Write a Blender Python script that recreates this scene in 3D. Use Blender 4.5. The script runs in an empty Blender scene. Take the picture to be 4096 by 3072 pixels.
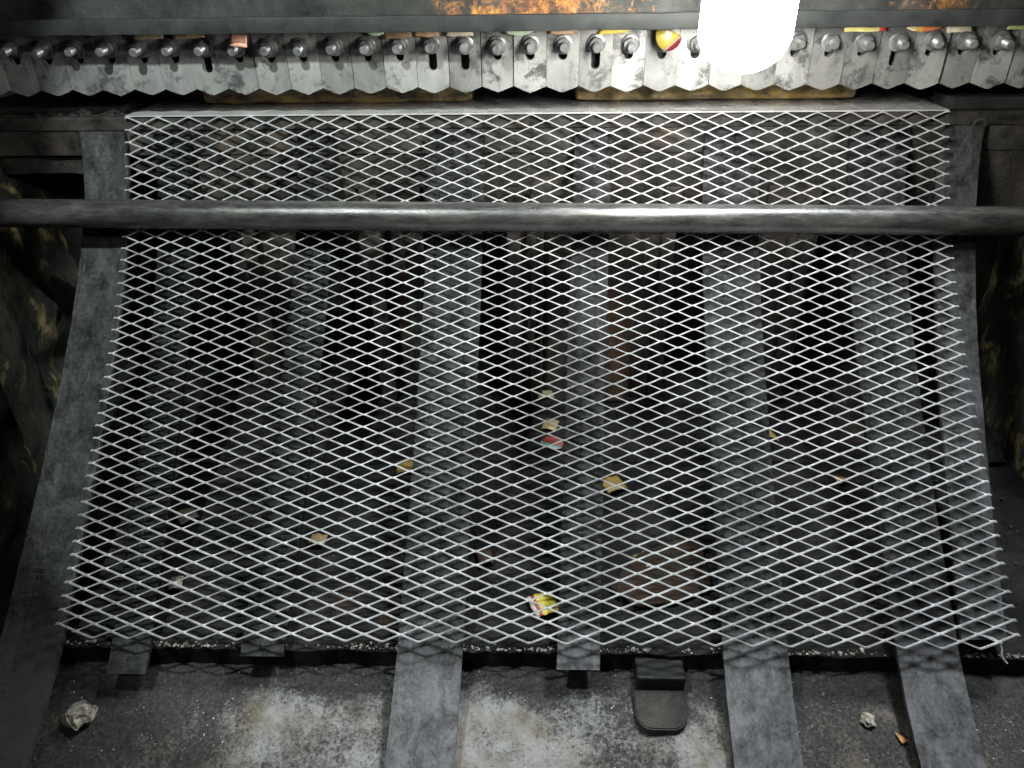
import bpy, bmesh, math, random
from mathutils import Vector, Matrix, noise

random.seed(7)
sc = bpy.context.scene
col = sc.collection

# ------------------------------------------------------------------ camera
YAW, PITCH, ROLL = 0.03215, math.radians(30), -0.01341
fw = Vector((-math.sin(YAW)*math.cos(PITCH), math.cos(YAW)*math.cos(PITCH), -math.sin(PITCH)))
rt = Vector((math.cos(YAW), math.sin(YAW), 0)); up = rt.cross(fw)
rt, up = rt*math.cos(ROLL) + up*math.sin(ROLL), up*math.cos(ROLL) - rt*math.sin(ROLL)
cam = bpy.data.cameras.new('camera'); cam_o = bpy.data.objects.new('camera', cam); col.objects.link(cam_o)
cam.sensor_width = 36; cam.lens = 36*740/1024; cam.clip_start = 0.05; cam.clip_end = 50
M = Matrix((rt, up, -fw)).transposed().to_4x4(); M.translation = Vector((0.00474, 0, 1.5))
cam_o.matrix_world = M
sc.camera = cam_o

# ------------------------------------------------------------------ world, lamps, exposure
w = bpy.data.worlds.new('World'); sc.world = w; w.use_nodes = True
w.node_tree.nodes['Background'].inputs[0].default_value = (.86, .86, 1.0, 1)
w.node_tree.nodes['Background'].inputs[1].default_value = 0.011
BULB_STRENGTH = 118.0

def lamp(name, kind, loc, aim, power, color, **kw):
    d = bpy.data.lights.new(name, kind); d.energy = power; d.color = color
    for k, v in kw.items(): setattr(d, k, v)
    o = bpy.data.objects.new(name, d); col.objects.link(o); o.location = loc
    o.rotation_euler = (Vector(aim)-Vector(loc)).to_track_quat('-Z', 'Y').to_euler()
    return o
# hand lamp hanging up to the left of the photographer
lamp('work_lamp', 'SPOT', (-.55, .61, 2.17), (-.23, 1.43, .89), 125, (.91, 1.0, .975),
     shadow_soft_size=.025, spot_size=math.radians(63), spot_blend=.14)
# lamp hanging from the ceiling above the front of the machine
lamp('ceiling_lamp', 'SPOT', (.75, 1.05, 2.85), (.22, .92, .45), 470, (.90, .95, 1.0),
     shadow_soft_size=.16, spot_size=math.radians(42), spot_blend=.45)
# dim workshop light behind the photographer
lamp('workshop_lamp', 'AREA', (-.7, -.6, 2.5), (0, 1.3, 1.0), 8, (.90, 1.0, .96), shape='DISK', size=.12)

sc.view_settings.view_transform = 'Standard'; sc.view_settings.look = 'None'
sc.view_settings.exposure = 0; sc.view_settings.gamma = 1; sc.view_settings.use_curve_mapping = False
sc.cycles.use_denoising = True
try:
    sc.cycles.denoiser = 'OPENIMAGEDENOISE'; sc.cycles.denoising_input_passes = 'RGB_ALBEDO_NORMAL'
except Exception: pass
sc.cycles.max_bounces = 6; sc.cycles.sample_clamp_indirect = 4

# ------------------------------------------------------------------ material helpers
class NT:
    def __init__(s, name):
        s.m = bpy.data.materials.new(name); s.m.use_nodes = True; s.t = s.m.node_tree
        s.b = s.t.nodes['Principled BSDF']
        tc = s.n('ShaderNodeTexCoord'); oi = s.n('ShaderNodeObjectInfo')
        s.uv = tc.outputs['UV']
        off = s.n('ShaderNodeVectorMath', operation='SCALE'); s.t.links.new(oi.outputs['Random'], off.inputs['Scale'])
        off.inputs[0].default_value = (13.7, 5.1, 9.3)
        ad = s.n('ShaderNodeVectorMath', operation='ADD'); s.l(tc.outputs['Object'], ad.inputs[0]); s.l(off.outputs[0], ad.inputs[1])
        s.co = ad.outputs[0]; s.rand = oi.outputs['Random']
    def n(s, typ, **kw):
        x = s.t.nodes.new(typ)
        for k, v in kw.items(): setattr(x, k, v)
        return x
    def l(s, a, b): s.t.links.new(a, b)
    def scaled(s, v, co=None):
        mp = s.n('ShaderNodeMapping'); s.l(co or s.co, mp.inputs[0]); mp.inputs['Scale'].default_value = v
        return mp.outputs[0]
    def shift(s, v):
        mp = s.n('ShaderNodeMapping'); s.l(s.co, mp.inputs[0]); mp.inputs['Location'].default_value = v
        return mp.outputs[0]
    def noise(s, scale, detail=6, rough=.6, co=None, dist=0.):
        x = s.n('ShaderNodeTexNoise'); s.l(co or s.co, x.inputs['Vector'])
        x.inputs['Scale'].default_value = scale; x.inputs['Detail'].default_value = detail
        x.inputs['Roughness'].default_value = rough; x.inputs['Distortion'].default_value = dist
        return x.outputs['Fac']
    def ramp(s, fac, stops):
        x = s.n('ShaderNodeValToRGB'); s.l(fac, x.inputs[0]); e = x.color_ramp.elements
        while len(e) < len(stops): e.new(.5)
        for el, (p, c) in zip(e, stops):
            el.position = p
            el.color = (c, c, c, 1) if isinstance(c, (int, float)) else (*c, 1)
        return x.outputs[0]
    def mix(s, fac, a, b, mode='MIX'):
        x = s.n('ShaderNodeMix', data_type='RGBA', blend_type=mode)
        for sock, v in ((x.inputs[0], fac), (x.inputs[6], a), (x.inputs[7], b)):
            if isinstance(v, (int, float)): sock.default_value = v
            elif isinstance(v, tuple): sock.default_value = (*v, 1)
            else: s.l(v, sock)
        return x.outputs[2]
    def math(s, op, a, b=None):
        x = s.n('ShaderNodeMath', operation=op)
        for sock, v in zip(x.inputs, (a, b)):
            if v is None: continue
            if isinstance(v, (int, float)): sock.default_value = v
            else: s.l(v, sock)
        return x.outputs[0]
    def bump(s, h, strength=.3, dist=.002, normal=None):
        x = s.n('ShaderNodeBump'); s.l(h, x.inputs['Height'])
        x.inputs['Strength'].default_value = strength; x.inputs['Distance'].default_value = dist
        if normal is not None: s.l(normal, x.inputs['Normal'])
        return x.outputs[0]
    def out(s, color=None, rough=None, metal=None, normal=None, coat=None, spec=None):
        for nm, v in (('Base Color', color), ('Roughness', rough), ('Metallic', metal), ('Normal', normal), ('Coat Weight', coat), ('Specular IOR Level', spec)):
            if v is None: continue
            if isinstance(v, (int, float)): s.b.inputs[nm].default_value = v
            elif isinstance(v, tuple): s.b.inputs[nm].default_value = (*v, 1)
            else: s.l(v, s.b.inputs[nm])
        return s.m

def steel(name, dark, light, metal=.6, r0=.3, r1=.6, scale=22, grime=(.03, .028, .025), g0=.56, g1=.7, bumps=.12, streak=None, spec=.5, tint0=.78, tint1=.35, patch=None):
    t = NT(name)
    co = t.scaled(streak) if streak else t.co
    a = t.noise(scale, 8, .65, co)
    base = t.ramp(a, [(.3, dark), (.7, light)])
    tint = t.math('MULTIPLY_ADD', t.rand, tint1); t.t.nodes[-1].inputs[2].default_value = tint0
    x = t.n('ShaderNodeVectorMath', operation='SCALE'); t.l(base, x.inputs[0]); t.l(tint, x.inputs['Scale']); base = x.outputs[0]
    g = t.noise(scale*1.3, 10, .8, None, .25)
    gm = t.ramp(g, [(g0, 0.), (g1, 1.)])
    c = t.mix(gm, base, grime)
    rr = t.ramp(t.noise(scale*2, 6, .7), [(.3, r0), (.7, r1)])
    n = t.bump(t.noise(scale*18, 5, .7, co), bumps, .0015)
    me = t.math('MULTIPLY', t.math('SUBTRACT', 1.0, gm), metal)
    if patch:
        pm = t.ramp(t.noise(7, 8, .75), [(.38, patch), (.56, 1.)])
        c = t.mix(1., c, pm, 'MULTIPLY')
    return t.out(c, rr, me, n, spec=spec)

def grease(name, base=(.012, .012, .012), hi=(.06, .058, .052), rust=(.13, .075, .03), rustamt=.62, r0=.16, r1=.5, bump=.8, scale=14, stretch=None, dist=.006, spec=.12):
    t = NT(name)
    co = t.scaled(stretch) if stretch else t.co
    a = t.noise(scale, 10, .72, co, .4)
    c = t.ramp(a, [(.38, base), (.64, hi)])
    rm = t.ramp(t.noise(scale*.38, 8, .7, co, .5), [(rustamt, 0.), (rustamt+.1, 1.)])
    c = t.mix(rm, c, rust)
    rr = t.ramp(t.noise(scale*3, 6, .7, co), [(.35, r0), (.65, r1)])
    h = t.math('ADD', t.noise(scale*5, 8, .75, co, .6), t.math('MULTIPLY', t.noise(scale*24, 5, .7), .45))
    return t.out(c, rr, 0., t.bump(h, bump, dist), spec=spec)

# ---- the palette
M_mesh = steel('raw_steel_mesh', (.42, .425, .425), (.80, .805, .81), metal=.5, r0=.24, r1=.46, scale=70, grime=(.10, .095, .085), g0=.55, g1=.72, bumps=.16, patch=.55)
M_blade = steel('blade_steel', (.13, .134, .13), (.29, .294, .28), metal=.3, r0=.34, r1=.6, scale=16, grime=(.035, .037, .035), g0=.50, g1=.60, bumps=.12, streak=(1, 1, .45), tint0=.55, tint1=.6)
M_bolt = steel('bolt_steel', (.10, .104, .104), (.27, .274, .274), metal=.6, r0=.28, r1=.5, scale=60, g0=.6, g1=.75)
M_sheet = steel('oiled_sheet_steel', (.30, .305, .305), (.46, .46, .45), metal=.25, r0=.10, r1=.40, scale=6, grime=(.08, .08, .085), g0=.62, g1=.72, bumps=.05)
M_clamp = steel('clamp_bar_steel', (.006, .0075, .0075), (.030, .033, .032), metal=.05, spec=.15, r0=.45, r1=.7, scale=12, g0=.6, g1=.75, bumps=.2)
M_die = grease('die_steel_greased', (.010, .0097, .009), (.052, .049, .044), (.07, .05, .032), .6, .25, .6, .55, 12, dist=.004)
M_diebody = grease('die_body_greased', (.011, .0105, .010), (.05, .046, .040), (.06, .036, .021), .58, .22, .55, .9, 10, dist=.007)
M_grease = grease('black_grease', (.012, .0125, .0125), (.045, .043, .038), (.075, .055, .03), .6, .2, .5, 1., 12)
M_pit = grease('pit_floor_grease', (.005, .0051, .0056), (.021, .020, .019), (.034, .022, .014), .58, .2, .55, .8, 9, spec=.08)
M_side = grease('side_frame_grime', (.012, .0145, .013), (.060, .062, .048), (.40, .32, .14), .545, .25, .6, 1., 34, stretch=(1, 1.5, .7), dist=.012, spec=.3)
M_dark = grease('dark_cavity', (.006, .006, .006), (.016, .015, .014), (.05, .03, .02), .64, .4, .7, .4, 8)
M_rib = grease('rib_rust', (.010, .009, .008), (.045, .038, .031), (.075, .047, .028), .55, .4, .7, .5, 10, stretch=(1, 1, .4))
M_black = grease('black_plate', (.009, .0095, .0095), (.022, .0225, .022), (.05, .045, .04), .7, .35, .6, .3, 14)

def strip_mat(name, dark, light, lit_gain=3.6):
    t = NT(name)
    a = t.math('ADD', t.math('MULTIPLY', t.noise(26, 10, .78, t.scaled((1, .6, .6)), .5), .7), t.math('MULTIPLY', t.noise(150, 6, .8), .3))
    c = t.ramp(a, [(.41, dark), (.5, tuple(p*.6+q*.4 for p, q in zip(dark, light))), (.60, light)])
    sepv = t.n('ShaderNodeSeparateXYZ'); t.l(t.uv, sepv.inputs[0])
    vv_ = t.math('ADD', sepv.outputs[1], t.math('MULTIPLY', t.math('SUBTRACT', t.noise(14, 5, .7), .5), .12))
    lit_end = t.n('ShaderNodeMapRange'); t.l(vv_, lit_end.inputs[0]); lit_end.inputs[1].default_value = .915; lit_end.inputs[2].default_value = .965  # front ends paler: light beyond the mesh's shadow, put into the colour
    c = t.mix(t.math('MULTIPLY', lit_end.outputs[0], .8), c, t.ramp(a, [(.40, tuple(x*.9 for x in light)), (.6, tuple(x*lit_gain for x in light))]))
    # rubbed ladder marks left by the sliding mesh
    wob = t.n('ShaderNodeTexNoise'); t.l(t.uv, wob.inputs['Vector']); wob.inputs['Scale'].default_value = 45; wob.inputs['Detail'].default_value = 3
    wsc = t.n('ShaderNodeVectorMath', operation='SCALE'); t.l(wob.outputs['Color'], wsc.inputs[0]); wsc.inputs['Scale'].default_value = .007
    wad = t.n('ShaderNodeVectorMath', operation='ADD'); t.l(t.uv, wad.inputs[0]); t.l(wsc.outputs[0], wad.inputs[1])
    br = t.n('ShaderNodeTexBrick'); t.l(wad.outputs[0], br.inputs['Vector'])
    br.inputs['Scale'].default_value = 1; br.inputs['Brick Width'].default_value = .030; br.inputs['Row Height'].default_value = .0116
    br.inputs['Mortar Size'].default_value = .0011; br.inputs['Mortar Smooth'].default_value = .6; br.offset = .5
    sep = t.n('ShaderNodeSeparateXYZ'); t.l(t.uv, sep.inputs[0])
    band = t.ramp(sep.outputs[0], [(.018, 0.), (.028, 1.), (.046, 1.), (.056, 0.)])
    pn = t.ramp(t.noise(9, 4, .6), [(.45, 0.), (.6, 1.)])
    mk = t.math('MULTIPLY', t.math('MULTIPLY', br.outputs['Fac'], band), t.math('MULTIPLY', pn, t.math('MULTIPLY', t.noise(120, 3), .8)))
    c = t.mix(t.math('MULTIPLY', mk, .6), c, (.13, .135, .14))
    sc_ = t.ramp(t.noise(60, 4, .5, t.scaled((6, .35, .35))), [(.66, 0.), (.72, .6)])
    c = t.mix(sc_, c, tuple(min(1, x*1.5) for x in light))
    g = t.ramp(t.noise(18, 10, .75, None, .7), [(.55, 0.), (.68, 1.)])
    c = t.mix(t.math('MULTIPLY', g, .8), c, (.03, .03, .03))
    rr = t.ramp(t.noise(40, 6, .7), [(.35, .34), (.65, .72)])
    n = t.bump(t.noise(420, 4, .7), .35, .0015, t.bump(t.noise(55, 8, .75), .5, .003))
    return t.out(c, rr, .1, n, spec=.05)
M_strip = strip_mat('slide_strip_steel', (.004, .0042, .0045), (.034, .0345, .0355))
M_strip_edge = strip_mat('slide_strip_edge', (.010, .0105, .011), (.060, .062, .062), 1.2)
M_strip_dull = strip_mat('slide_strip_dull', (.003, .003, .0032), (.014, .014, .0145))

def bar_mat():
    t = NT('round_bar_steel')
    co = t.scaled((.35, 1.4, 1.4))
    c = t.ramp(t.noise(34, 10, .8, co), [(.36, (.016, .0165, .016)), (.5, (.040, .040, .038)), (.66, (.085, .083, .077))])
    c = t.mix(t.ramp(t.noise(8, 8, .75, t.scaled((.3, 1, 1))), [(.56, 0.), (.66, .6)]), c, (.05, .038, .028))
    rr = t.ramp(t.noise(60, 6, .7, co), [(.38, .14), (.62, .34)])
    n = t.bump(t.noise(420, 5, .8, co), .4, .0010, t.bump(t.noise(40, 8, .75, co), .12, .002))
    return t.out(c, rr, .35, n, spec=.6)
M_bar = bar_mat()

def ram_mat():
    t = NT('ram_paint_orange_flaking')
    base = t.ramp(t.noise(9, 10, .72, t.scaled((1, 1, .6))), [(.36, (.005, .0063, .006)), (.66, (.036, .038, .035))])
    sep = t.n('ShaderNodeSeparateXYZ'); tc2 = t.n('ShaderNodeTexCoord'); t.l(tc2.outputs['Object'], sep.inputs[0])
    m = t.noise(5, 10, .7, t.scaled((.45, 1, 1.5)), .5)
    fine = t.noise(42, 8, .75, None, .8)
    win = t.ramp(t.math('MULTIPLY_ADD', sep.outputs[0], .33), [(.0, .0), (.43, .0), (.455, .5), (.52, .62), (.555, .45), (.6, .0), (.69, .0), (.71, .5), (.745, .5), (.77, 0.)])
    t.t.nodes[-2].inputs[2].default_value = .5
    msk = t.math('ADD', t.math('ADD', t.math('MULTIPLY', m, .45), t.math('MULTIPLY', win, .45)), t.math('MULTIPLY', t.math('SUBTRACT', fine, .5), .95))
    c = t.mix(t.math('MULTIPLY', t.ramp(msk, [(.43, 0.), (.50, .45), (.60, 1.)]), t.ramp(t.noise(140, 6, .8), [(.40, .25), (.56, 1.)])), base, t.ramp(t.noise(34, 8, .8), [(.38, (.10, .045, .02)), (.5, (.24, .095, .025)), (.64, (.42, .20, .04))]))
    n = t.bump(t.math('ADD', msk, t.noise(90, 6, .7)), .5, .003)
    return t.out(c, .6, 0., n, spec=.15)
M_ram = ram_mat()

def rust_mat():
    t = NT('hold_down_rust')
    c = t.ramp(t.noise(26, 10, .75, t.scaled((.5, 1, 1.4)), .5), [(.34, (.03, .026, .02)), (.46, (.20, .15, .075)), (.55, (.42, .30, .12)), (.66, (.80, .52, .09))])
    return t.out(c, t.ramp(t.noise(30), [(.4, .35), (.6, .75)]), 0., t.bump(t.noise(120, 6, .7), .5, .002))
M_rust = rust_mat()

def floor_mat():
    t = NT('concrete_oil_grit')
    big = t.noise(5.5, 8, .62, t.shift((1.13, .4, 0)), .5)
    grit = t.noise(170, 6, .85)
    mid = t.noise(38, 9, .78, None, .6)
    msk = t.math('ADD', t.math('MULTIPLY', big, 1.4), t.math('ADD', t.math('MULTIPLY', mid, .8), t.math('MULTIPLY', grit, 1.2)))
    c = t.ramp(msk, [(.0, (.02, .02, .021)), (.99, (.028, .028, .029)), (1., (.05, .05, .05))])
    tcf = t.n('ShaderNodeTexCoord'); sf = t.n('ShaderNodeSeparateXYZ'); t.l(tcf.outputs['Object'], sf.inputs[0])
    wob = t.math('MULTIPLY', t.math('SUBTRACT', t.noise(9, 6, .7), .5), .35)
    xw = t.ramp(t.math('ADD', t.math('MULTIPLY', t.math('ADD', sf.outputs[0], 1.), .5), wob), [(.10, 0.), (.24, .55), (.33, 1.), (.62, 1.), (.68, .45), (.8, .25)])  # pale dust across the middle, with the brighter light there painted in
    yn = t.n('ShaderNodeMapRange'); t.l(t.math('ADD', sf.outputs[1], t.math('MULTIPLY', wob, .12)), yn.inputs[0]); yn.inputs[1].default_value = .845; yn.inputs[2].default_value = .80  # darkens the floor towards the ledge: the shadow there, put into the colour
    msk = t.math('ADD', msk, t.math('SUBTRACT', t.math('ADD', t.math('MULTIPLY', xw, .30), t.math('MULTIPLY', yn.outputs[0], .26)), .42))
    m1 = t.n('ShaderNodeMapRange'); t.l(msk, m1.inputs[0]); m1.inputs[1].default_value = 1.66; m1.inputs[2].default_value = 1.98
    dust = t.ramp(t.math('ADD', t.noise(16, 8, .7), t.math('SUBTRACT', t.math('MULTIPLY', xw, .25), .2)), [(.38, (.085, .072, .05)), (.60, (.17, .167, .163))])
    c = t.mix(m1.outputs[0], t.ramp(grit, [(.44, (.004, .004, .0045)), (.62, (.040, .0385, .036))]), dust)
    gl = t.math('SUBTRACT', .75, t.math('MULTIPLY', t.ramp(t.noise(25, 5, .7), [(.45, 0.), (.6, 1.)]), .35))
    h = t.math('ADD', mid, t.math('MULTIPLY', grit, .5))
    return t.out(c, gl, 0., t.bump(h, .8, .006))
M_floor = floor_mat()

def stone_mat(name, a, b, scale=60):
    t = NT(name)
    c = t.ramp(t.noise(scale, 9, .8), [(.40, tuple(x*.2 for x in a)), (.49, a), (.60, b)])
    return t.out(c, .8, 0., t.bump(t.noise(scale*2, 8, .75), .8, .004))
M_stone = stone_mat('pale_concrete_lump', (.20, .185, .15), (.40, .375, .31))
M_crust = stone_mat('ledge_crust', (.16, .15, .13), (.42, .40, .34), 90)
M_crumb = grease('grease_crumbs', (.016, .016, .016), (.07, .066, .056), (.12, .09, .05), .55, .2, .5, .6, 40, dist=.002)
M_board = grease('rusty_brown_board', (.010, .007, .005), (.032, .020, .013), (.045, .028, .018), .55, .5, .8, .5, 16, stretch=(.35, 1.6, 1))

def paper_mat(name, main, second=None, third=None, split=(.3, .45), dirt=.35, axis=0):
    t = NT(name)
    c = main
    if second:
        sep = t.n('ShaderNodeSeparateXYZ'); t.l(t.uv, sep.inputs[0])
        f = t.math('ADD', sep.outputs[axis], t.math('MULTIPLY', t.math('SUBTRACT', t.noise(60, 3), .5), .06))
        stops = [(0., second), (split[0], second), (split[0]+.015, third or main), (split[1], third or main), (split[1]+.015, main)]
        c = t.ramp(f, stops)
    d = t.ramp(t.noise(70, 9, .75, None, .5), [(.5, 0.), (.66, 1.)])
    c = t.mix(t.math('MULTIPLY', d, dirt*2), c, (.06, .05, .035))
    return t.out(c, .55, 0., t.bump(t.noise(140, 5), .2, .002))

def emit_mat():
    m = bpy.data.materials.new('bulb_diffuser_lit'); m.use_nodes = True
    b = m.node_tree.nodes['Principled BSDF']
    b.inputs['Base Color'].default_value = (.9, .9, .9, 1); b.inputs['Roughness'].default_value = .4
    b.inputs['Emission Color'].default_value = (1, .965, .90, 1); b.inputs['Emission Strength'].default_value = BULB_STRENGTH
    return m
M_emit = emit_mat()
M_white = NT('bulb_white_housing').out((.7, .7, .7), .4, 0.)

# ------------------------------------------------------------------ object helpers
def link(name, me, mat=None, parent=None):
    o = bpy.data.objects.new(name, me); col.objects.link(o)
    if mat and not me.materials: me.materials.append(mat)
    if parent: o.parent = parent
    return o
def empty(name, loc=(0, 0, 0)):
    o = bpy.data.objects.new(name, None); col.objects.link(o); o.location = loc; o.empty_display_size = .05
    return o
def tag(o, label, cat, group=None):
    o['label'] = label; o['category'] = cat
    if group: o['group'] = group
    return o
def structure(o): o['kind'] = 'structure'; return o
def mesh_from(name, verts, faces, smooth=False, uvs=None):
    me = bpy.data.meshes.new(name); me.from_pydata(verts, [], faces); me.update()
    if uvs:
        ul = me.uv_layers.new(name='UVMap')
        for lp in me.loops: ul.data[lp.index].uv = uvs[lp.vertex_index]
    if smooth:
        for p in me.polygons: p.use_smooth = True
    return me
def bm_mesh(name, bm, smooth=False):
    bmesh.ops.recalc_face_normals(bm, faces=bm.faces)
    me = bpy.data.meshes.new(name); bm.to_mesh(me); bm.free()
    if smooth:
        for p in me.polygons: p.use_smooth = True
    return me
def box(name, lo, hi, bevel=.0, segs=2, cuts=None, jitter=0., seed=0):
    bm = bmesh.new()
    bmesh.ops.create_cube(bm, size=1)
    for v in bm.verts:
        v.co = Vector([lo[i] + (v.co[i]+.5)*(hi[i]-lo[i]) for i in range(3)])
    if cuts:
        for ax, n in enumerate(cuts):
            for k in range(1, n):
                p = [0, 0, 0]; p[ax] = lo[ax] + (hi[ax]-lo[ax])*k/n; nn = [0, 0, 0]; nn[ax] = 1
                bmesh.ops.bisect_plane(bm, geom=bm.verts[:]+bm.edges[:]+bm.faces[:], plane_co=p, plane_no=nn)
    if bevel: 
        ed = [e for e in bm.edges if len(e.link_faces) == 2 and e.calc_face_angle(0) > .5]
        bmesh.ops.bevel(bm, geom=ed, offset=bevel, segments=segs, affect='EDGES', profile=.6)
    if jitter:
        for v in bm.verts:
            q = v.co*18 + Vector((seed*3.1, seed, 0)); v.co += noise.noise_vector(q)*jitter
    return bm_mesh(name, bm)
def surf(name, P, nu, nv, amp=0., freq=12, seed=0, octs=5, smooth=True):
    """grid surface through the function P(u,v) -> point, pushed along its normal by fractal noise"""
    pts = []
    for j in range(nv+1):
        for i in range(nu+1):
            u, v = i/nu, j/nv; p = Vector(P(u, v))
            if amp:
                e = 1e-3; n = (Vector(P(u+e, v))-p).cross(Vector(P(u, v+e))-p).normalized()
                p = p + n*amp*noise.fractal(p*freq+Vector((seed, seed*2, 0)), 1., 2.1, octs)
            pts.append(p)
    f = [(j*(nu+1)+i, j*(nu+1)+i+1, (j+1)*(nu+1)+i+1, (j+1)*(nu+1)+i) for j in range(nv) for i in range(nu)]
    return mesh_from(name, pts, f, smooth)
def lathe(name, prof, seg=24, axis='Y', smooth=True):
    """prof: (radius, distance along axis) list"""
    vs, fs = [], []
    for r, a in prof:
        for k in range(seg):
            t = 2*math.pi*k/seg; c, s = r*math.cos(t), r*math.sin(t)
            vs.append((c, -a, s) if axis == 'Y' else (c, s, a))
    for i in range(len(prof)-1):
        for k in range(seg):
            k2 = (k+1) % seg
            fs.append((i*seg+k, i*seg+k2, (i+1)*seg+k2, (i+1)*seg+k))
    fs.append(tuple(range(seg-1, -1, -1))); fs.append(tuple((len(prof)-1)*seg+k for k in range(seg)))
    me = mesh_from(name, vs, fs, smooth)
    bm = bmesh.new(); bm.from_mesh(me); bmesh.ops.recalc_face_normals(bm, faces=bm.faces); bm.to_mesh(me); bm.free()
    return me
def autosmooth(me, ang=35):
    bm = bmesh.new(); bm.from_mesh(me); bm.normal_update()
    for e in bm.edges:
        if len(e.link_faces) == 2 and e.calc_face_angle(0) > math.radians(ang): e.smooth = False
    for f in bm.faces: f.smooth = True
    bm.to_mesh(me); bm.free()
    return me
def chunk(bm, c, r, sub=1, seed=0, flat=1.):
    g = bmesh.ops.create_icosphere(bm, subdivisions=sub, radius=1.)
    for v in g['verts']:
        d = v.co.copy(); k = r*(.75 + .5*noise.noise(d*1.3+Vector((seed*1.7, seed*.3, seed))))
        v.co = Vector(c) + Vector((d.x*k, d.y*k, d.z*k*flat))

# ------------------------------------------------------------------ profile of the hanging mesh (arc length s -> y, z)
CY = (.17801, -.40475, -.44755, 1.48673); CZ = (-.09778, .2903, -.91856, 1.23878)
pv = lambda c, s: ((c[0]*s+c[1])*s+c[2])*s+c[3]
dv = lambda c, s: (3*c[0]*s+2*c[1])*s+c[2]
def prof(s):
    ty, tz = dv(CY, s), dv(CZ, s); l = math.hypot(ty, tz); ty /= l; tz /= l
    return (pv(CY, s), pv(CZ, s)), (ty, tz), (tz, -ty)          # point, tangent, normal towards the photographer
PITCHX = 1.57/26; SW = .02311; H = SW/2

# ------------------------------------------------------------------ setting: workshop floor, pit floor, back wall
def floor_z(y): return .43 - (.87-y)*.3404
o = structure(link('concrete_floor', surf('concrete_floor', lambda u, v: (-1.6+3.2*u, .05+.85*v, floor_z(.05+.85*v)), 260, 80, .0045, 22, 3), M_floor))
def pit_z(y): return .473 + (y-.873)*(.62-.473)/(1.62-.873)
pit = structure(link('pit_floor', surf('pit_floor', lambda u, v: (-1.02+2.04*u, 1.30+.36*v, pit_z(1.30+.36*v)+.002), 170, 40, .005, 24, 5), M_pit))
# front floor plate that ends in the ledge
bm = bmesh.new()
def front_plate():
    nu, nv = 220, 46; pts, f = [], []
    for j in range(nv+1):
        for i in range(nu+1):
            x = -1.02+2.04*i/nu; y = .866+.43*j/nv
            e = min(1, j/4)
            y2 = y + (.004*noise.noise(Vector((x*14, 1, 2))) + .003*noise.noise(Vector((x*60, 1, 2))) if j == 0 else 0)
            pts.append((x, y2, pit_z(y) - .003 + .004*e*noise.fractal(Vector((x, y, 0))*26, 1., 2.1, 4) + .0025*noise.noise(Vector((x*45, y*45, 7)))))
    f = [(j*(nu+1)+i, j*(nu+1)+i+1, (j+1)*(nu+1)+i+1, (j+1)*(nu+1)+i) for j in range(nv) for i in range(nu)]
    b = len(pts)                                                      # front face and underside of the plate
    for i in range(nu+1): pts.append((pts[i][0], pts[i][1]+.002, .41))
    f += [(b+i, b+i+1, i+1, i) for i in range(nu)]
    return mesh_from('pit_floor_plate', pts, f, False)
fp = link('floor_plate', autosmooth(front_plate(), 50), M_pit, pit)

back = structure(link('back_wall', surf('back_wall', lambda u, v: (-1.3+2.6*u, 1.62, .52+.66*v), 120, 40, .004, 10, 2), M_dark))
for x, wd, y0, z0, z1 in ((-.60, .03, 1.50, .60, 1.10), (-.33, .035, 1.47, .60, 1.10), (-.245, .045, 1.43, .60, 1.10), (-.035, .03, 1.40, .60, 1.10), (.005, .012, 1.44, .60, 1.10), (.19, .07, 1.46, .60, 1.10), (.285, .03, 1.42, .60, 1.10), (.50, .05, 1.44, .60, 1.10), (.565, .03, 1.40, .60, 1.10)):
    link('rib', box('rib', (x-wd/2, max(y0, 1.478), z0), (x+wd/2, 1.625, z1), .003, 2, (1, 1, 6), .003, int(x*50)), M_rib, back)
for x0, x1, yy in ((.03, .16, 1.52), (-.02, .028, 1.50), (.452, .592, 1.49), (.20, .28, 1.50), (-.40, -.27, 1.53), (-.66, -.50, 1.54)):
    link('rib_panel', box('rib_panel', (x0, yy, .60), (x1, 1.622, 1.09), .003, 2, (3, 1, 6), .002, 3), M_rib, back)
structure(link('machine_interior', box('machine_interior', (-1.4, 2.25, 1.0), (1.4, 2.30, 1.9), .0), M_dark))

# ------------------------------------------------------------------ side frames of the machine
def side_frame(name, x, seed, label):
    s = 1 if x > 0 else -1
    root = empty(name, (x, 1.2, .2))
    tag(root, label, 'machine frame')
    me = surf('side_panel', lambda u, v: (s*.06*0, -.75+1.3*(u if s > 0 else 1-u), .02+1.02*v), 110, 90, .022, 7, seed)
    link('side_panel', me, M_side, root)
    # a rib of thick scraped grease standing on the panel
    me = surf('flange', lambda u, v: (-s*(.02+.02*math.sin(math.pi*u)), .05+.10*(u if s > 0 else 1-u), .05+.9*v), 14, 80, .012, 9, seed+4)
    link('flange', me, M_side, root)
    return root
side_frame('machine_side_frame', -1.07, 11, 'dark grimy machine side frame with ochre streaks left of the mesh')
side_frame('machine_side_frame', 1.05, 23, 'dark grimy machine side frame with pale green streaks right of the mesh')

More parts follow.
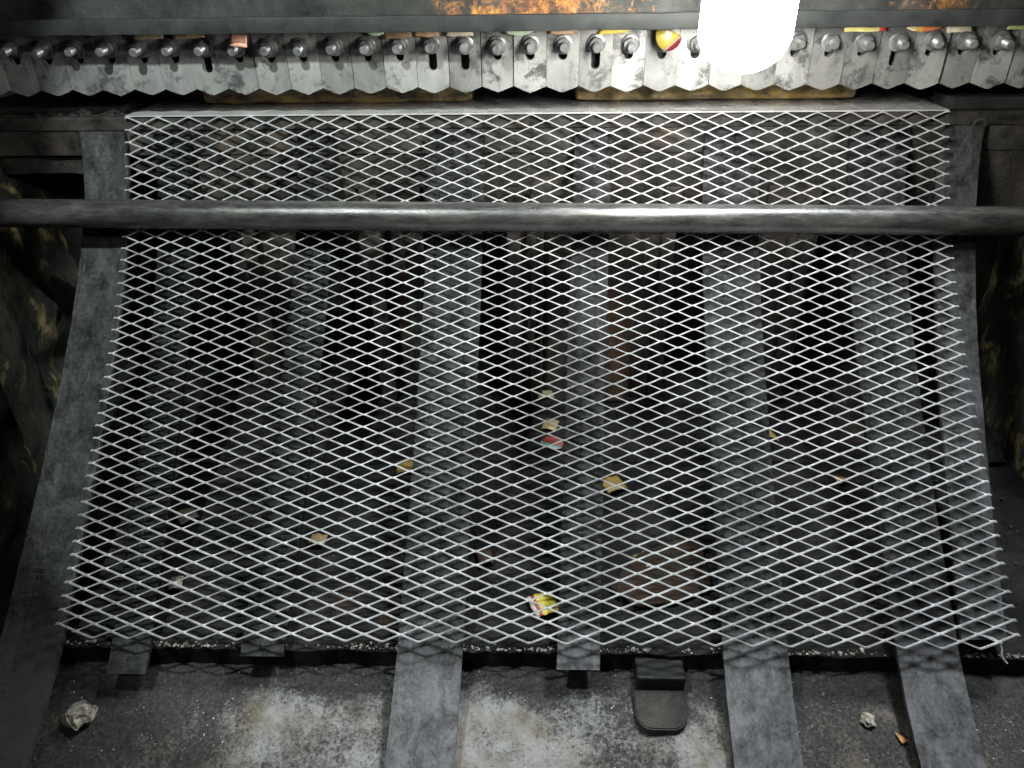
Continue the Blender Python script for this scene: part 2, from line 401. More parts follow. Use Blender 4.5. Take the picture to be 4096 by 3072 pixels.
# ------------------------------------------------------------------ lower die under the sheet
die = empty('lower_die', (0, 1.6, 1.0)); tag(die, 'greasy dark lower die block across the machine under the steel sheet', 'die')
def dpart(name, lo, hi, mat, bevel=.002, cuts=None, jit=0., seed=0):
    o = link(name, box(name, lo, hi, bevel, 2, cuts, jit, seed), mat, die); o.location = -die.location; return o
dpart('die_edge', (-1.25, 1.4900, 1.2125), (1.25, 1.76, 1.2365), M_die, .0015, (60, 2, 2), .0008, 1)
dpart('die_holder', (-1.25, 1.4935, 1.1640), (1.25, 1.75, 1.2115), M_die, .002, (60, 2, 4), .0016, 2)
dpart('die_body', (-.70, 1.4965, 1.040), (1.25, 1.74, 1.1630), M_diebody, .002, (90, 2, 10), .003, 3)
dpart('die_body', (-1.25, 1.505, 1.125), (-.72, 1.74, 1.1630), M_diebody, .002, (30, 2, 6), .005, 4)
dpart('guide_bar', (.800, 1.505, 1.2375), (1.25, 1.585, 1.2600), M_black, .003, (12, 2, 2), .0015, 5)
dpart('guide_bar', (-1.25, 1.530, 1.2375), (-.815, 1.60, 1.2500), M_black, .003, (12, 2, 2), .003, 6)
# countersunk screw on the right end
sp = [(.004, -.004), (.0075, -.004), (.0085, .0012), (.0125, .0018), (.0135, .0008), (.0155, .0008), (.0165, -.001)]
o = link('screw', lathe('screw', sp, 24), M_die, die); o.location = Vector((.8563, 1.4905, 1.2097)) - die.location
structure(link('machine_bed', box('machine_bed', (-1.3, 1.745, .9), (1.3, 2.24, 1.215), .0), M_dark))

# ------------------------------------------------------------------ press ram with blades and bolts
ram = empty('press_ram', (0, 1.5, 1.4)); tag(ram, 'press ram with a row of bolted toothed blades and flaking orange paint', 'press ram')
def rpart(name, me, mat):
    o = link(name, me, mat, ram); o.location = -ram.location; return o
rpart('ram_body', surf('ram_body', lambda u, v: (-1.5+3*u, 1.452, 1.400+.5*v), 200, 40, .0025, 14, 9), M_ram)
rpart('ram_core', box('ram_core', (-1.5, 1.5135, 1.295), (1.5, 1.56, 1.9)), M_black)
def clamp():
    me = box('clamp_bar', (-1.5, 1.4300, 1.3870), (1.5, 1.5125, 1.4130), .0025, 2, (120, 1, 2), .0016, 8)
    return me
rpart('clamp_bar', autosmooth(clamp()), M_clamp)

long_slots = {-10, -3, -2, 2+0, 11}
def blade_mesh(zslot, wdt, sd=0):
    rj = random.Random(sd)
    hw = wdt/2; zt, zv, zp = .0505, -.0715, -.0831        # relative to the bolt centre
    r = .0082
    tipz = rj.uniform(0, .0016)
    def half(sg):
        pts = [(0, zslot)]
        for k in range(1, 6):
            a = math.pi/2*k/5; pts.append((r*math.sin(a), zslot+r*(1-math.cos(a))))
        pts += [(r, .004), (0, .010), (0, zt), (hw, zt), (hw, zv+rj.uniform(-.0006, .0010))]
        for q in (.8, .6, .4, .2): pts.append((hw*q, zv+(zp-zv)*(1-q)+rj.uniform(-.0003, .0007)))
        pts.append((0, zp+tipz))
        return [(sg*x, z) for x, z in pts]
    vs, fs = [], []
    th = .0235
    for sg in (1, -1):
        h = half(sg); n = len(h); b = len(vs)
        vs += [(x, 0, z) for x, z in h] + [(x, th, z) for x, z in h]
        front = tuple(b+i for i in range(n)); rear = tuple(b+n+i for i in range(n-1, -1, -1))
        fs += [front, rear]
        for i in range(n):
            j = (i+1) % n
            if i in (7, n-1): continue                        # the seam down the middle
            fs.append((b+i, b+n+i, b+n+j, b+j))
    bm = bmesh.new()
    for v in vs: bm.verts.new(v)
    bm.verts.ensure_lookup_table()
    for f in fs: bm.faces.new([bm.verts[i] for i in f])
    bmesh.ops.remove_doubles(bm, verts=bm.verts, dist=1e-5)
    bmesh.ops.triangulate(bm, faces=[f for f in bm.faces if len(f.verts) > 4])
    return bm_mesh('blade', bm)
BPX = .06052
blade_short = [blade_mesh(-.0255, BPX-g, i) for i, g in enumerate((.0002, .0003, .0006, .0007, .0009, .0014, .0016))]
blade_long = [blade_mesh(-.0425, BPX-g, 20+i) for i, g in enumerate((.0002, .0003, .0006, .0007, .0009, .0014, .0016))]
# bolt: thread, nut and washer share one mesh each
def thread():
    p = [(.0078, -.004)]; a = .0
    while a < .032:
        p += [(.0079, a), (.0071, a+.001)]; a += .002
    p += [(.0079, .033), (.0066, .0350)]
    return lathe('bolt', p, 18)
def nut_mesh():
    bm = bmesh.new(); R = .0137
    bmesh.ops.create_cone(bm, cap_ends=True, segments=6, radius1=R, radius2=R, depth=.013)
    bmesh.ops.rotate(bm, verts=bm.verts, cent=(0, 0, 0), matrix=Matrix.Rotation(math.pi/2, 3, 'X'))
    bmesh.ops.translate(bm, verts=bm.verts, vec=(0, -.0095, 0))
    bmesh.ops.bevel(bm, geom=bm.edges[:], offset=.0012, segments=2, affect='EDGES')
    return bm_mesh('nut', bm)
me_bolt, me_nut = autosmooth(thread(), 50), nut_mesh()
me_wash = autosmooth(lathe('washer', [(.0160, 0), (.0168, .0006), (.0168, .0024), (.0160, .0030)], 28), 50)
step = {-12: .0025, -9: .002, -1: .003, 6: -.002, 9: -.003, 12: -.0035, 13: .002, 14: -.002}
for k in range(-17, 18):
    xl = -.0317 + BPX*k; xc = xl + BPX/2
    rnd = random.Random(k*31+5)
    gi = 6 if k in (-2, 10, 12) else rnd.choice((0, 1, 2, 3, 4, 5))
    me = (blade_long if k in long_slots else blade_short)[gi]
    yo = step.get(k, rnd.uniform(-.0009, .0009)); zo = rnd.uniform(-.0006, .0006)
    b = link('blade', me, M_blade, ram); b.location = Vector((xc, 1.4885+yo, 1.3595+zo)) - ram.location
    b.rotation_euler = (0, rnd.uniform(-.004, .004), 0)
    if xc > .17 and xc < .20: pass
    ba = link('bolt', me_bolt, M_bolt, ram)
    ba.location = Vector((xc+rnd.uniform(-.001, .001), 1.4885+yo-.001, 1.3605+rnd.uniform(-.0015, .0015))) - ram.location
    ba.rotation_euler = (.14+rnd.uniform(-.03, .03), 0, rnd.uniform(-.04, .04))
    sc_len = rnd.uniform(.82, 1.08); ba.scale = (1, sc_len, 1)
    wa = link('washer', me_wash, M_bolt, ba); wa.location = (rnd.uniform(-.001, .001), 0, rnd.uniform(-.001, .001))
    nu_ = link('nut', me_nut, M_bolt, ba); nu_.rotation_euler = (0, rnd.uniform(0, 6.28), 0)

# ------------------------------------------------------------------ hold-down bars on the sheet behind the blades
for x0, x1, lab in ((-.677, -.119, 'rusty yellow-brown hold-down bar on the sheet, left of the gap'), (.09, .655, 'rusty yellow-brown hold-down bar on the sheet, behind the lamp')):
    me = box('hold_down_bar', (x0, 1.598, 1.2435), (x1, 1.70, 1.330), .010, 3, (24, 1, 1), .002, 4)
    tag(link('hold_down_bar', me, M_rust), lab, 'hold-down bar', 'hold-down bars behind the blades')

# ------------------------------------------------------------------ the expanded metal sheet
sheet = empty('expanded_metal_sheet', (0, 1.487, 1.24)); tag(sheet, 'bright steel expanded metal sheet with diamond mesh hanging from the blades', 'metal mesh')
NROW = 84
A70 = math.radians(70); c7, s7 = math.cos(A70), math.sin(A70)
WF, DR = H*c7, H*s7; TV = .0022; BOND = .0066
def ripple(x, s): return .0035*noise.noise(Vector((x*2.3, s*2.6, 4.))) * min(1, s*5)
def place(x, feed, drop):
    s = feed*c7 + drop*s7; n = feed*s7 - drop*c7
    (y, z), t, nn = prof(max(s, 0)) if s > 0 else prof(0)
    if s < 0: y += t[0]*s; z += t[1]*s
    n += ripple(x, s)
    return (x, y+nn[0]*n, z+nn[1]*n)
def mesh_strands():
    vs, fs = [], []
    for i in range(NROW):
        j0, j1 = (1, 51) if i == NROW-1 else (0, 52)
        poly = []
        for j in range(j0, j1+1):
            upn = (i+j) % 2 == 0
            x = (j/52-.5)*1.57
            rj = random.Random(j*977+(i if upn else i+1)*13)
            dz = rj.uniform(-.00025, .00025); dx = rj.uniform(-.0004, .0004)
            d = (i if upn else i+1)*DR + dz
            hb = BOND/2*(1.0 if 0 < j < 52 else 1.15)
            sg = .00045 if upn else -.00045                    # slightly rounded shoulders
            poly += [(x+dx-hb, d+sg), (x+dx-hb*.5, d), (x+dx+hb*.5, d), (x+dx+hb, d+sg)]
        b = len(vs); e0, e1 = .00008, .00012
        for x, d in poly:
            vs += [place(x, i*WF+e0, d), place(x, (i+1)*WF-e1, d), place(x, (i+1)*WF-e1, d+TV), place(x, i*WF+e0, d+TV)]
        n = len(poly)
        for k in range(n-1):
            a = b+4*k
            for q in range(4):
                r = (q+1) % 4
                fs.append((a+q, a+r, a+4+r, a+4+q))
        fs.append((b+3, b+2, b+1, b)); a = b+4*(n-1); fs.append((a, a+1, a+2, a+3))
    return mesh_from('diamond_mesh', vs, fs)
o = link('diamond_mesh', mesh_strands(), M_mesh, sheet); o.location = -sheet.location
# the uncut part of the sheet, running back under the blades
def uncut():
    bm = bmesh.new(); nx, ny = 60, 14; g = {}
    for j in range(ny+1):
        for i in range(nx+1):
            x = -.789+1.578*i/nx; y = 1.4868+.72*j/ny
            g[i, j] = bm.verts.new((x, y, 1.2412+.0012*noise.noise(Vector((x*3, y*4, 0)))*min(1, j/2)))
    for j in range(ny):
        for i in range(nx): bm.faces.new((g[i, j], g[i+1, j], g[i+1, j+1], g[i, j+1]))
    r = bmesh.ops.extrude_face_region(bm, geom=bm.faces[:])
    bmesh.ops.translate(bm, verts=[v for v in r['geom'] if isinstance(v, bmesh.types.BMVert)], vec=(0, 0, -.0026))
    return bm_mesh('uncut_sheet', bm)
o = link('uncut_sheet', autosmooth(uncut(), 40), M_sheet, sheet); o.location = -sheet.location
# loose curled strand at the lower right corner
def tube(name, pts, r, seg=8):
    cu = bpy.data.curves.new(name, 'CURVE'); cu.dimensions = '3D'; cu.bevel_depth = r; cu.bevel_resolution = 2
    sp = cu.splines.new('NURBS'); sp.points.add(len(pts)-1); sp.order_u = 3; sp.use_endpoint_u = True
    for p, q in zip(sp.points, pts): p.co = (*q, 1)
    cu.use_fill_caps = True
    tmp = bpy.data.objects.new(name, cu); col.objects.link(tmp)
    me = bpy.data.meshes.new_from_object(tmp.evaluated_get(bpy.context.evaluated_depsgraph_get()))
    bpy.data.objects.remove(tmp); bpy.data.curves.remove(cu)
    for p in me.polygons: p.use_smooth = True
    return me
q = [(0.7273, 0.849, 0.5445), (0.7438, 0.848, 0.5417), (0.7576, 0.845, 0.5346), (0.7627, 0.839, 0.5244), (0.7611, 0.834, 0.5161), (0.7661, 0.829, 0.508), (0.7703, 0.827, 0.505)]
o = link('loose_strand', tube('loose_strand', q, .0014), M_mesh, sheet); o.location = -sheet.location

# ------------------------------------------------------------------ slide strips that carry the mesh
def strip_profile():
    out = []
    for i in range(24):
        s = .045 + .885*i/23
        (y, z), t, n = prof(s)
        g = 0
        for a, b, ga, gb in ((0, .15, .010, .030), (.15, .5, .030, .034), (.5, .9, .034, .040), (.9, 1.1, .040, .045)):
            if a <= s <= b: g = ga + (gb-ga)*(s-a)/(b-a)
        out.append((y-n[0]*g, z-n[1]*g))
    y, z = out[-1]
    for i in range(12):
        ang = math.radians(39 - 9*min(i, 5)/5 - 8*max(0, i-5)/8)
        y -= .03*math.cos(ang); z -= .03*math.sin(ang); out.append((y, z))
    out = [(1.4838, 1.2125), (1.4815, 1.203)] + out
    return out
SP = strip_profile()
def strip(label, xt, xb, yend, mat, th=.008, ztop=1.22, seed=0, lift=0.):
    pts = [p for p in SP if p[1] <= ztop]
    # cut at the front
    fr = [p for p in pts if p[0] >= yend]
    nxt = [p for p in pts if p[0] < yend]
    if nxt:
        a_, b_ = fr[-1], nxt[0]; f_ = (a_[0]-yend)/(a_[0]-b_[0])
        if f_ > .05: fr.append((yend, a_[1]+(b_[1]-a_[1])*f_))
    nx = 4; rows = []; arc = 0; prev = None
    for (y, z) in fr:
        if prev: arc += math.hypot(y-prev[0], z-prev[1])
        prev = (y, z)
        f = (1.342-y)/(1.342-.862)
        xl = xt[0] + (xb[0]-xt[0])*max(-.3, f); xr = xt[1] + (xb[1]-xt[1])*max(-.3, f)
        rows.append((y, z+lift, xl, xr, arc))
    vs, fs, uv = [], [], []
    for k, (y, z, xl, xr, a) in enumerate(rows):
        y1, z1 = rows[max(0, k-1)][:2]; y2, z2 = rows[min(len(rows)-1, k+1)][:2]
        ty, tz = y2-y1, z2-z1; l = math.hypot(ty, tz); ny, nz = tz/l, -ty/l
        for side in (0, 1):
            for i in range(nx+1):
                x = xl + (xr-xl)*i/nx
                jit = .0012*noise.noise(Vector((x*9+seed, y*7, z*7))) + (.0015*noise.noise(Vector((seed, y*30, i*5.)))if i in (0, nx) else 0)
                dx = .0012*noise.noise(Vector((seed*2., y*22, i*3.))) if i in (0, nx) else 0
                d = jit - side*th
                vs.append((x+dx, y+ny*d, z+nz*d)); uv.append(((x-xl), a))
    R = 2*(nx+1)
    for k in range(len(rows)-1):
        for i in range(nx):
            a = k*R+i; fs.append((a, a+1, a+R+1, a+R))
            a = k*R+nx+1+i; fs.append((a+R, a+R+1, a+1, a))
        a = k*R; fs.append((a+R, a+R+nx+1, a+nx+1, a)); a = k*R+nx; fs.append((a, a+nx+1, a+R+nx+1, a+R))
    for k in (0, len(rows)-1):
        for i in range(nx):
            a = k*R+i; f = (a, a+nx+1, a+nx+2, a+1); fs.append(f if k else f[::-1])
    me = mesh_from('slide_strip', vs, fs, False, uv)
    autosmooth(me, 40)
    o = link('slide_strip', me, mat)
    tag(o, label, 'slide strip', 'steel strips the mesh slides down')
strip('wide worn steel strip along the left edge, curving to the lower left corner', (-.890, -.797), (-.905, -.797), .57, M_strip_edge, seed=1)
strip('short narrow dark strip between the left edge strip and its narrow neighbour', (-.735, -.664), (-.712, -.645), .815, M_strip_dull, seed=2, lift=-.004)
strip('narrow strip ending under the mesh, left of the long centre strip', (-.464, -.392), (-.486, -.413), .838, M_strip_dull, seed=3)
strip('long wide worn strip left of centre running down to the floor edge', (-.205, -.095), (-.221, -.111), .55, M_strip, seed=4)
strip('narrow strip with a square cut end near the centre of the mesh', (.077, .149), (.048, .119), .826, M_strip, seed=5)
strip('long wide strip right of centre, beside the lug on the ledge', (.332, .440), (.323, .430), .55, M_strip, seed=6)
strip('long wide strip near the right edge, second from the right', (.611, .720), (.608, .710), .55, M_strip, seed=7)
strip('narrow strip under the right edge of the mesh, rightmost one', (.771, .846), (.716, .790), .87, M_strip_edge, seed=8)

# ------------------------------------------------------------------ round bar across the machine
def round_bar():
    a, b = Vector((-1.25, 1.362, 1.0903)), Vector((1.25, 1.362, 1.0603)); ax = (b-a).normalized()
    u = ax.cross(Vector((0, 0, 1))).normalized(); v = u.cross(ax)
    n, seg, R = 120, 48, .0269; vs, fs = [], []
    for i in range(n+1):
        p = a + (b-a)*i/n
        for k in range(seg):
            t = 2*math.pi*k/seg; d = u*math.cos(t)+v*math.sin(t)
            vs.append(p + d*(R + .0004*noise.fractal((p+d*.03)*14, 1., 2., 4)))
    for i in range(n):
        for k in range(seg):
            k2 = (k+1) % seg; fs.append((i*seg+k, i*seg+k2, (i+1)*seg+k2, (i+1)*seg+k))
    fs += [tuple(range(seg-1, -1, -1)), tuple(n*seg+k for k in range(seg))]
    return mesh_from('round_bar', vs, fs, True)
tag(link('round_bar', round_bar(), M_bar), 'dark round steel bar spanning the whole width in front of the mesh', 'bar')

# ------------------------------------------------------------------ lit LED bulb
bulb = empty('led_bulb', (.286, 1.098, 1.358)); tag(bulb, 'glowing white column LED bulb hanging in front of the blades', 'lamp')
pb = []
for k in range(11):
    a = math.pi/2*k/10; pb.append((max(.001, .061*math.sin(a)), .052*(1-math.cos(a))))
pb += [(.061, .09), (.061, .15), (.061, .21), (.058, .225)]
d_ = link('diffuser', lathe('diffuser', pb, 48, 'Z'), M_emit, bulb)
link('housing', lathe('housing', [(.055, .2255), (.055, .25), (.04, .275), (.018, .285), (.018, .33)], 32, 'Z'), M_white, bulb)
bulb.rotation_euler = (0, math.radians(1.0), 0)

# ------------------------------------------------------------------ scraps of card used as shims above the blades
def card(name, label, c, wd, ht, mat, curl=.004, tilt=0., lean=0., rotz=0., cut=None, group=None):
    nx, nz = 8, 4; vs, uv = [], []
    for j in range(nz+1):
        for i in range(nx+1):
            u, v = i/nx, j/nz
            x = (u-.5)*wd; z = (v-.5)*ht
            if cut == 'arc': z = z*math.sqrt(max(.05, 1-(2*u-1)**2*.9))
            if cut == 'tri': z = -.5*ht + v*ht*(1-u*.85)
            if cut == 'rag': z += .10*ht*noise.noise(Vector((u*5, wd*900, 0)))*(v-.5)*2; x += .10*wd*noise.noise(Vector((v*4, ht*900, 3)))
            y = -curl*math.sin(math.pi*u)*(1-v*.6) + .0012*noise.noise(Vector((x*60, z*60, wd*100)))
            vs.append((x, y, z)); uv.append((u, v))
    f = [(j*(nx+1)+i, j*(nx+1)+i+1, (j+1)*(nx+1)+i+1, (j+1)*(nx+1)+i) for j in range(nz) for i in range(nx)]
    n = len(vs)
    vs += [(x, y+.0005, z) for x, y, z in vs]; uv += uv
    f2 = [tuple(n+i for i in q[::-1]) for q in f]
    W_ = nx+1
    rim = [i for i in range(nx)] ; side = []
    for i in range(nx): side.append((i+1, i, n+i, n+i+1)); t = nz*W_+i; side.append((t, t+1, n+t+1, n+t))
    for j in range(nz): a = j*W_; side.append((a, a+W_, n+a+W_, n+a)); a += nx; side.append((a+W_, a, n+a, n+a+W_))
    me = mesh_from(name, vs, f+f2+side, True, uv)
    o = link(name, me, mat); o.location = c; o.rotation_euler = (lean, tilt, rotz)
    tag(o, label, 'paper scrap', group)
    return o
P_beige = paper_mat('card_beige', (.42, .34, .22)); P_tan = paper_mat('card_tan', (.45, .30, .18)); P_mint = paper_mat('card_mint', (.50, .62, .42), dirt=.15)
P_yel = paper_mat('card_yellow', (.62, .47, .08), dirt=.2); P_pink = paper_mat('card_pink', (.55, .27, .18)); P_cream = paper_mat('card_cream', (.62, .56, .42), dirt=.15)
P_red = paper_mat('card_red_orange', (.70, .22, .08), (.72, .60, .35), (.75, .45, .1), (.2, .4), .1); P_yr = paper_mat('card_yellow_red_end', (.70, .08, .08), (.72, .66, .25), (.72, .66, .25), (.5, .8), .1)
P_lime = paper_mat('card_lime', (.50, .58, .22), dirt=.15); P_brown = paper_mat('card_brown', (.22, .15, .09))
G = 'card scraps wedged above the blades'
for x, wd, hh, m, lab in (
    (-.705, .058, .012, P_beige, 'beige card sliver above the fourth blade bolt from the left'),
    (-.628, .060, .011, P_tan, 'tan card sliver above the blades beside the beige one, left'),
    (-.283, .034, .009, P_mint, 'pale green card sliver left of the brown card flap'),
    (-.243, .052, .016, P_brown, 'brown card flap drooping over a bolt, left of centre'),
    (-.190, .045, .012, P_tan, 'tan card sliver above the two long slots'),
    (-.130, .050, .012, P_cream, 'cream card sliver left of the wide blade gap'),
    (-.020, .055, .011, P_mint, 'bright mint card sliver above the blades near the centre'),
    (.060, .050, .010, P_tan, 'tan card sliver right of the mint one'),
    (.150, .052, .010, P_yel, 'yellow card sliver left of the round sticker'),
    (.600, .075, .011, P_yr, 'yellow card sliver with a red end, right of the lamp'),
    (.705, .066, .012, P_red, 'orange and red card sliver on the right'),
    (.765, .046, .015, P_cream, 'cream torn card corner beside the orange sliver'),
    (.872, .046, .010, P_lime, 'lime card sliver near the right end'),
    (.930, .040, .010, P_brown, 'brown card sliver at the right frame edge')):
    card('card_scrap', lab, (x, 1.4805, 1.3850), wd, hh*1.5, m, .004, random.uniform(-.06, .06), .0, 0, 'arc' if m is P_mint or m is P_red else 'rag', G)
card('card_scrap', 'pinkish square card scrap caught on a dark bolt at the left', (-.527, 1.452, 1.3745), .030, .020, P_pink, .003, .1, -.2, 0, 'rag', G)
# round yellow sticker with a red rim, hanging over a bolt
def sticker():
    t = NT('sticker_yellow_red')
    s_ = t.n('ShaderNodeSeparateXYZ'); t.l(t.uv, s_.inputs[0])
    dx = t.math('SUBTRACT', s_.outputs[0], .42); dz = t.math('SUBTRACT', s_.outputs[1], .62)
    rr = t.math('SQRT', t.math('ADD', t.math('MULTIPLY', dx, dx), t.math('MULTIPLY', dz, t.math('MULTIPLY', dz, 2.2))))
    yel = t.ramp(rr, [(0., (.15, .14, .11)), (.12, (.15, .14, .11)), (.13, (.05, .04, .01)), (.15, (.15, .115, .018))])
    dg = t.math('SUBTRACT', t.math('MULTIPLY', s_.outputs[0], .9), t.math('MULTIPLY', s_.outputs[1], .45))
    c = t.mix(t.ramp(dg, [(.42, 0.), (.44, 1.)]), yel, t.ramp(dg, [(.44, (.15, .14, .12)), (.48, (.15, .14, .12)), (.49, (.10, .006, .008))]))
    return t.out(c, .4, 0.)
vs = [(0, -.004, 0)]; uv = [(.5, .5)]
for k in range(28):
    a = 2*math.pi*k/28; r_ = .0235*(1+.04*math.sin(3*a)); x, z = r_*math.cos(a), r_*.9*math.sin(a)
    if z > .012: z = .012
    vs.append((x, .010*(x/.026)**2-.002, z)); uv.append((.5+x/.052, .5+z/.052))
n0 = len(vs); vs += [(x, y+.0005, z) for x, y, z in vs]; uv += uv
f = [(0, 1+(k+1) % 28, 1+k) for k in range(28)] + [(n0, n0+1+k, n0+1+(k+1) % 28) for k in range(28)] + [(1+k, 1+(k+1) % 28, n0+1+(k+1) % 28, n0+1+k) for k in range(28)]
o = link('sticker_scrap', mesh_from('sticker_scrap', vs, f, True, uv), sticker()); o.location = (.243, 1.440, 1.3735); o.rotation_euler = (-.15, .45, 0)
tag(o, 'round yellow sticker with red rim over a bolt beside the lamp', 'sticker')

# ------------------------------------------------------------------ litter on the pit floor
def litter(label, x, y, wd, ht, mat, rz=0., cut='rag', curl=.006):
    o = card('paper_scrap', label, (x, y, pit_z(y)+.008), wd*.82, ht*.82, mat, curl, 0, 0, 0, cut, 'scraps lying under the mesh')
    o.rotation_euler = (math.radians(-79+random.uniform(-4, 4)), 0, rz)
    return o
L_melon = paper_mat('scrap_red_teal', (.18, .03, .025), (.40, .39, .33), (.05, .21, .18), (.10, .30), .25, 1)
L_yrw = paper_mat('scrap_yellow_red_white', (.42, .34, .03), (.38, .36, .31), (.22, .03, .025), (.13, .26), .32)
L_ochre = paper_mat('scrap_ochre', (.22, .15, .03), dirt=.4); L_sand = paper_mat('scrap_sand', (.28, .21, .10), dirt=.2)
L_green = paper_mat('scrap_greenish', (.20, .21, .09), dirt=.4); L_brown = paper_mat('scrap_brown', (.045, .028, .018), dirt=.5); L_orange = paper_mat('scrap_orange', (.24, .12, .02), dirt=.5)
L_pale = paper_mat('scrap_pale', (.19, .17, .13), dirt=.45)
litter('greenish yellow scrap far back under the mesh, near the centre', .035, 1.50, .045, .035, L_green, .2)
litter('square sand coloured scrap behind the red and teal one', .045, 1.40, .040, .046, L_sand, -.3, None)
litter('fan shaped red scrap with teal and white rim under the mesh', .048, 1.345, .062, .050, L_melon, -.5, 'arc')
litter('ochre yellow scrap beside the long strip left of centre', -.262, 1.275, .055, .042, L_ochre, .2)
litter('pale spotted scrap right of the centre narrow strip', .172, 1.228, .055, .045, L_ochre, .5)
litter('yellow torn scrap right of the long right-hand strip', .535, 1.375, .046, .040, L_ochre, -.6, 'tri')
litter('orange scrap between the two wide right-hand strips', .648, 1.25, .040, .030, L_orange, .4, 'tri')
litter('large torn yellow, red and white wrapper near the front ledge', .026, .950, .058, .060, L_yrw, .35)
litter('pale greenish crumpled scrap on the rusty board', .220, 1.045, .055, .040, L_green, .3)
litter('tan scrap left of the narrow strip, lower left', -.412, 1.085, .040, .030, L_sand, -.1)
litter('pale crumpled scrap in the dark at the lower left', -.690, 1.140, .045, .045, L_pale, .7)
litter('pale scrap near the front in the dark lower left', -.655, .985, .030, .035, L_pale, .2)
litter('tan scrap next to the long strip left of centre', -.085, 1.05, .035, .045, L_brown, .3)
def board():
    pts = [(.145, .985), (.205, 1.055), (.325, 1.105), (.330, .985), (.26, .955), (.19, .945)]
    bm = bmesh.new(); vv = [bm.verts.new((x, y, pit_z(y)+.006)) for x, y in pts]; f = bm.faces.new(vv)
    r = bmesh.ops.extrude_face_region(bm, geom=[f]); bmesh.ops.translate(bm, verts=[v for v in r['geom'] if isinstance(v, bmesh.types.BMVert)], vec=(0, 0, .007))
    return bm_mesh('rusty_board', bm)
tag(link('rusty_board', board(), M_board), 'flat rust-brown board piece lying on the pit floor by the ledge', 'board')

# ------------------------------------------------------------------ lugs, stones and crumbs at the front
def lug():
    return box('ledge_lug', (.180, .826, .400), (.262, .872, .4585), .004, 2, (4, 2, 2), .002, 6)
tag(link('ledge_lug', lug(), M_black), 'small rectangular steel lug on the front of the ledge', 'lug')
def tongue():
    bm = bmesh.new(); pts = []
    x0, x1, yb, yf = .176, .262, .826, .766; r = .026
    for k in range(9): a = math.pi+math.pi/2*k/8; pts.append((x0+r+r*math.cos(a), yf+r+r*math.sin(a)))
    for k in range(9): a = 1.5*math.pi+math.pi/2*k/8; pts.append((x1-r+r*math.cos(a), yf+r+r*math.sin(a)))
    pts += [(x1, yb), (x0, yb)]
    vv = [bm.verts.new((x, y, floor_z(y)-.006)) for x, y in pts]; f = bm.faces.new(vv)
    e = bmesh.ops.extrude_face_region(bm, geom=[f]); bmesh.ops.translate(bm, verts=[v for v in e['geom'] if isinstance(v, bmesh.types.BMVert)], vec=(0, 0, .022))
    bmesh.ops.bevel(bm, geom=[x for x in bm.edges if x.calc_face_angle(0) > .8], offset=.002, segments=2, affect='EDGES')
    return bm_mesh('steel_tongue', bm)
tag(link('steel_tongue', autosmooth(tongue(), 35), M_grease), 'flat steel tongue with rounded front corners on the gritty floor', 'steel plate')
def rock(name, c, r, mat, label, seed, flat=.8):
    bm = bmesh.new(); chunk(bm, (0, 0, 0), r, 5, seed, flat)
    for v in bm.verts:
        v.co += v.co.normalized()*r*(.20*noise.fractal(v.co/r*2.2+Vector((seed, 0, 0)), .8, 2.1, 6))
        q = v.co/r
        for n_, d_ in ((Vector((.7, -.5, .5)).normalized(), .55), (Vector((-.6, -.3, .75)).normalized(), .52), (Vector((.1, .4, .9)).normalized(), .45), (Vector((-.9, .3, .2)).normalized(), .6), (Vector((.2, -.95, .1)).normalized(), .6), (Vector((.9, .3, .2)).normalized(), .62)):
            k = q.dot(n_)
            if k > d_: v.co -= n_*(k-d_)*r*.92
    o = link(name, bm_mesh(name, bm, True), mat); o.location = c; o.rotation_euler = (0, 0, seed)
    tag(o, label, 'stone')
rock('stone', (-.748, .775, floor_z(.775)+.016), .033, M_stone, 'pale angular concrete lump on the floor, lower left', 1.3)
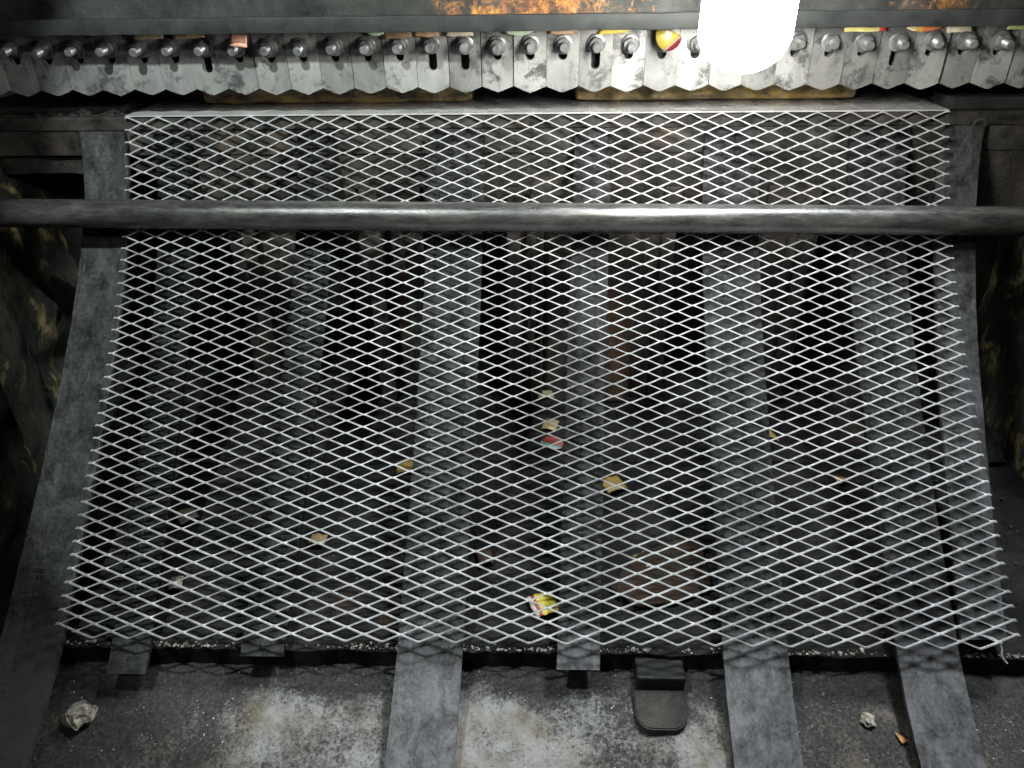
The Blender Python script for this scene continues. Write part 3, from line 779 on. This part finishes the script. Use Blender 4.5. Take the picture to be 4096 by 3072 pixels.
rock('stone', (.556, .790, floor_z(.790)+.007), .018, M_stone, 'small grey lump on the floor between the two right-hand strips', 4.1, .6)
o = card('paper_scrap', 'small orange scrap beside the right-hand strip on the floor', (.603, .768, floor_z(.768)+.004), .012, .020, L_orange, .0008, 0, 0, 0, 'tri')
o.rotation_euler = (math.radians(-70), 0, .4)

def stuff(name, label, cat, gen, mat, sub=1):
    bm = bmesh.new()
    for i, (c, r, fl) in enumerate(gen): chunk(bm, c, r, sub, i*.37, fl)
    o = link(name, bm_mesh(name, bm, True), mat); o['kind'] = 'stuff'; o['label'] = label; o['category'] = cat
R = random.Random(3)
g = []
for i in range(760):                                                   # crust along the edge of the ledge
    x = R.uniform(-.98, .98)
    if noise.noise(Vector((x*9, 0, 5))) < -.18 and R.random() < .8: continue
    r = R.uniform(.0012, .0034)*(1.9 if R.random() < .2 else 1); g.append(((x, .868+abs(R.gauss(0, .006)), pit_z(.87)-.002+r*.2), r, .5))
stuff('ledge_crust', 'pale crumbly crust along the edge of the ledge', 'crust', g, M_crust)
g = []
for i in range(1500):
    y = R.uniform(.88, 1.6); x = R.uniform(-.98, .98)
    if noise.noise(Vector((x*6, y*6, 2))) < 0 and R.random() < .7: continue
    r = R.uniform(.001, .0045)*(1.5 if R.random() < .06 else 1); g.append(((x, y, pit_z(y)+r*.2), r, .7))
stuff('grease_crumbs', 'dark greasy crumbs scattered over the pit floor', 'crumbs', g, M_crumb)
g = []
for i in range(900):
    x = R.uniform(-.98, .98); y = R.uniform(.68, .865); r = R.uniform(.0006, .0024); g.append(((x, y, floor_z(y)+.001), r, .7))
stuff('floor_grit', 'fine grit strewn over the concrete floor', 'grit', g, M_crust, 1)
g = []
for i in range(420):                                                   # clods of grease on the ends of the lower die
    s_ = R.choice((-1, 1)); x = s_*R.uniform(.80, .99); y = R.uniform(1.50, 1.72) if s_ < 0 else R.uniform(1.59, 1.72); r = R.uniform(.002, .011)
    g.append(((x, y, 1.237), r, .55))
stuff('grease_clods', 'clods of dark grease on both ends of the lower die', 'grease', g, M_grease, 2)
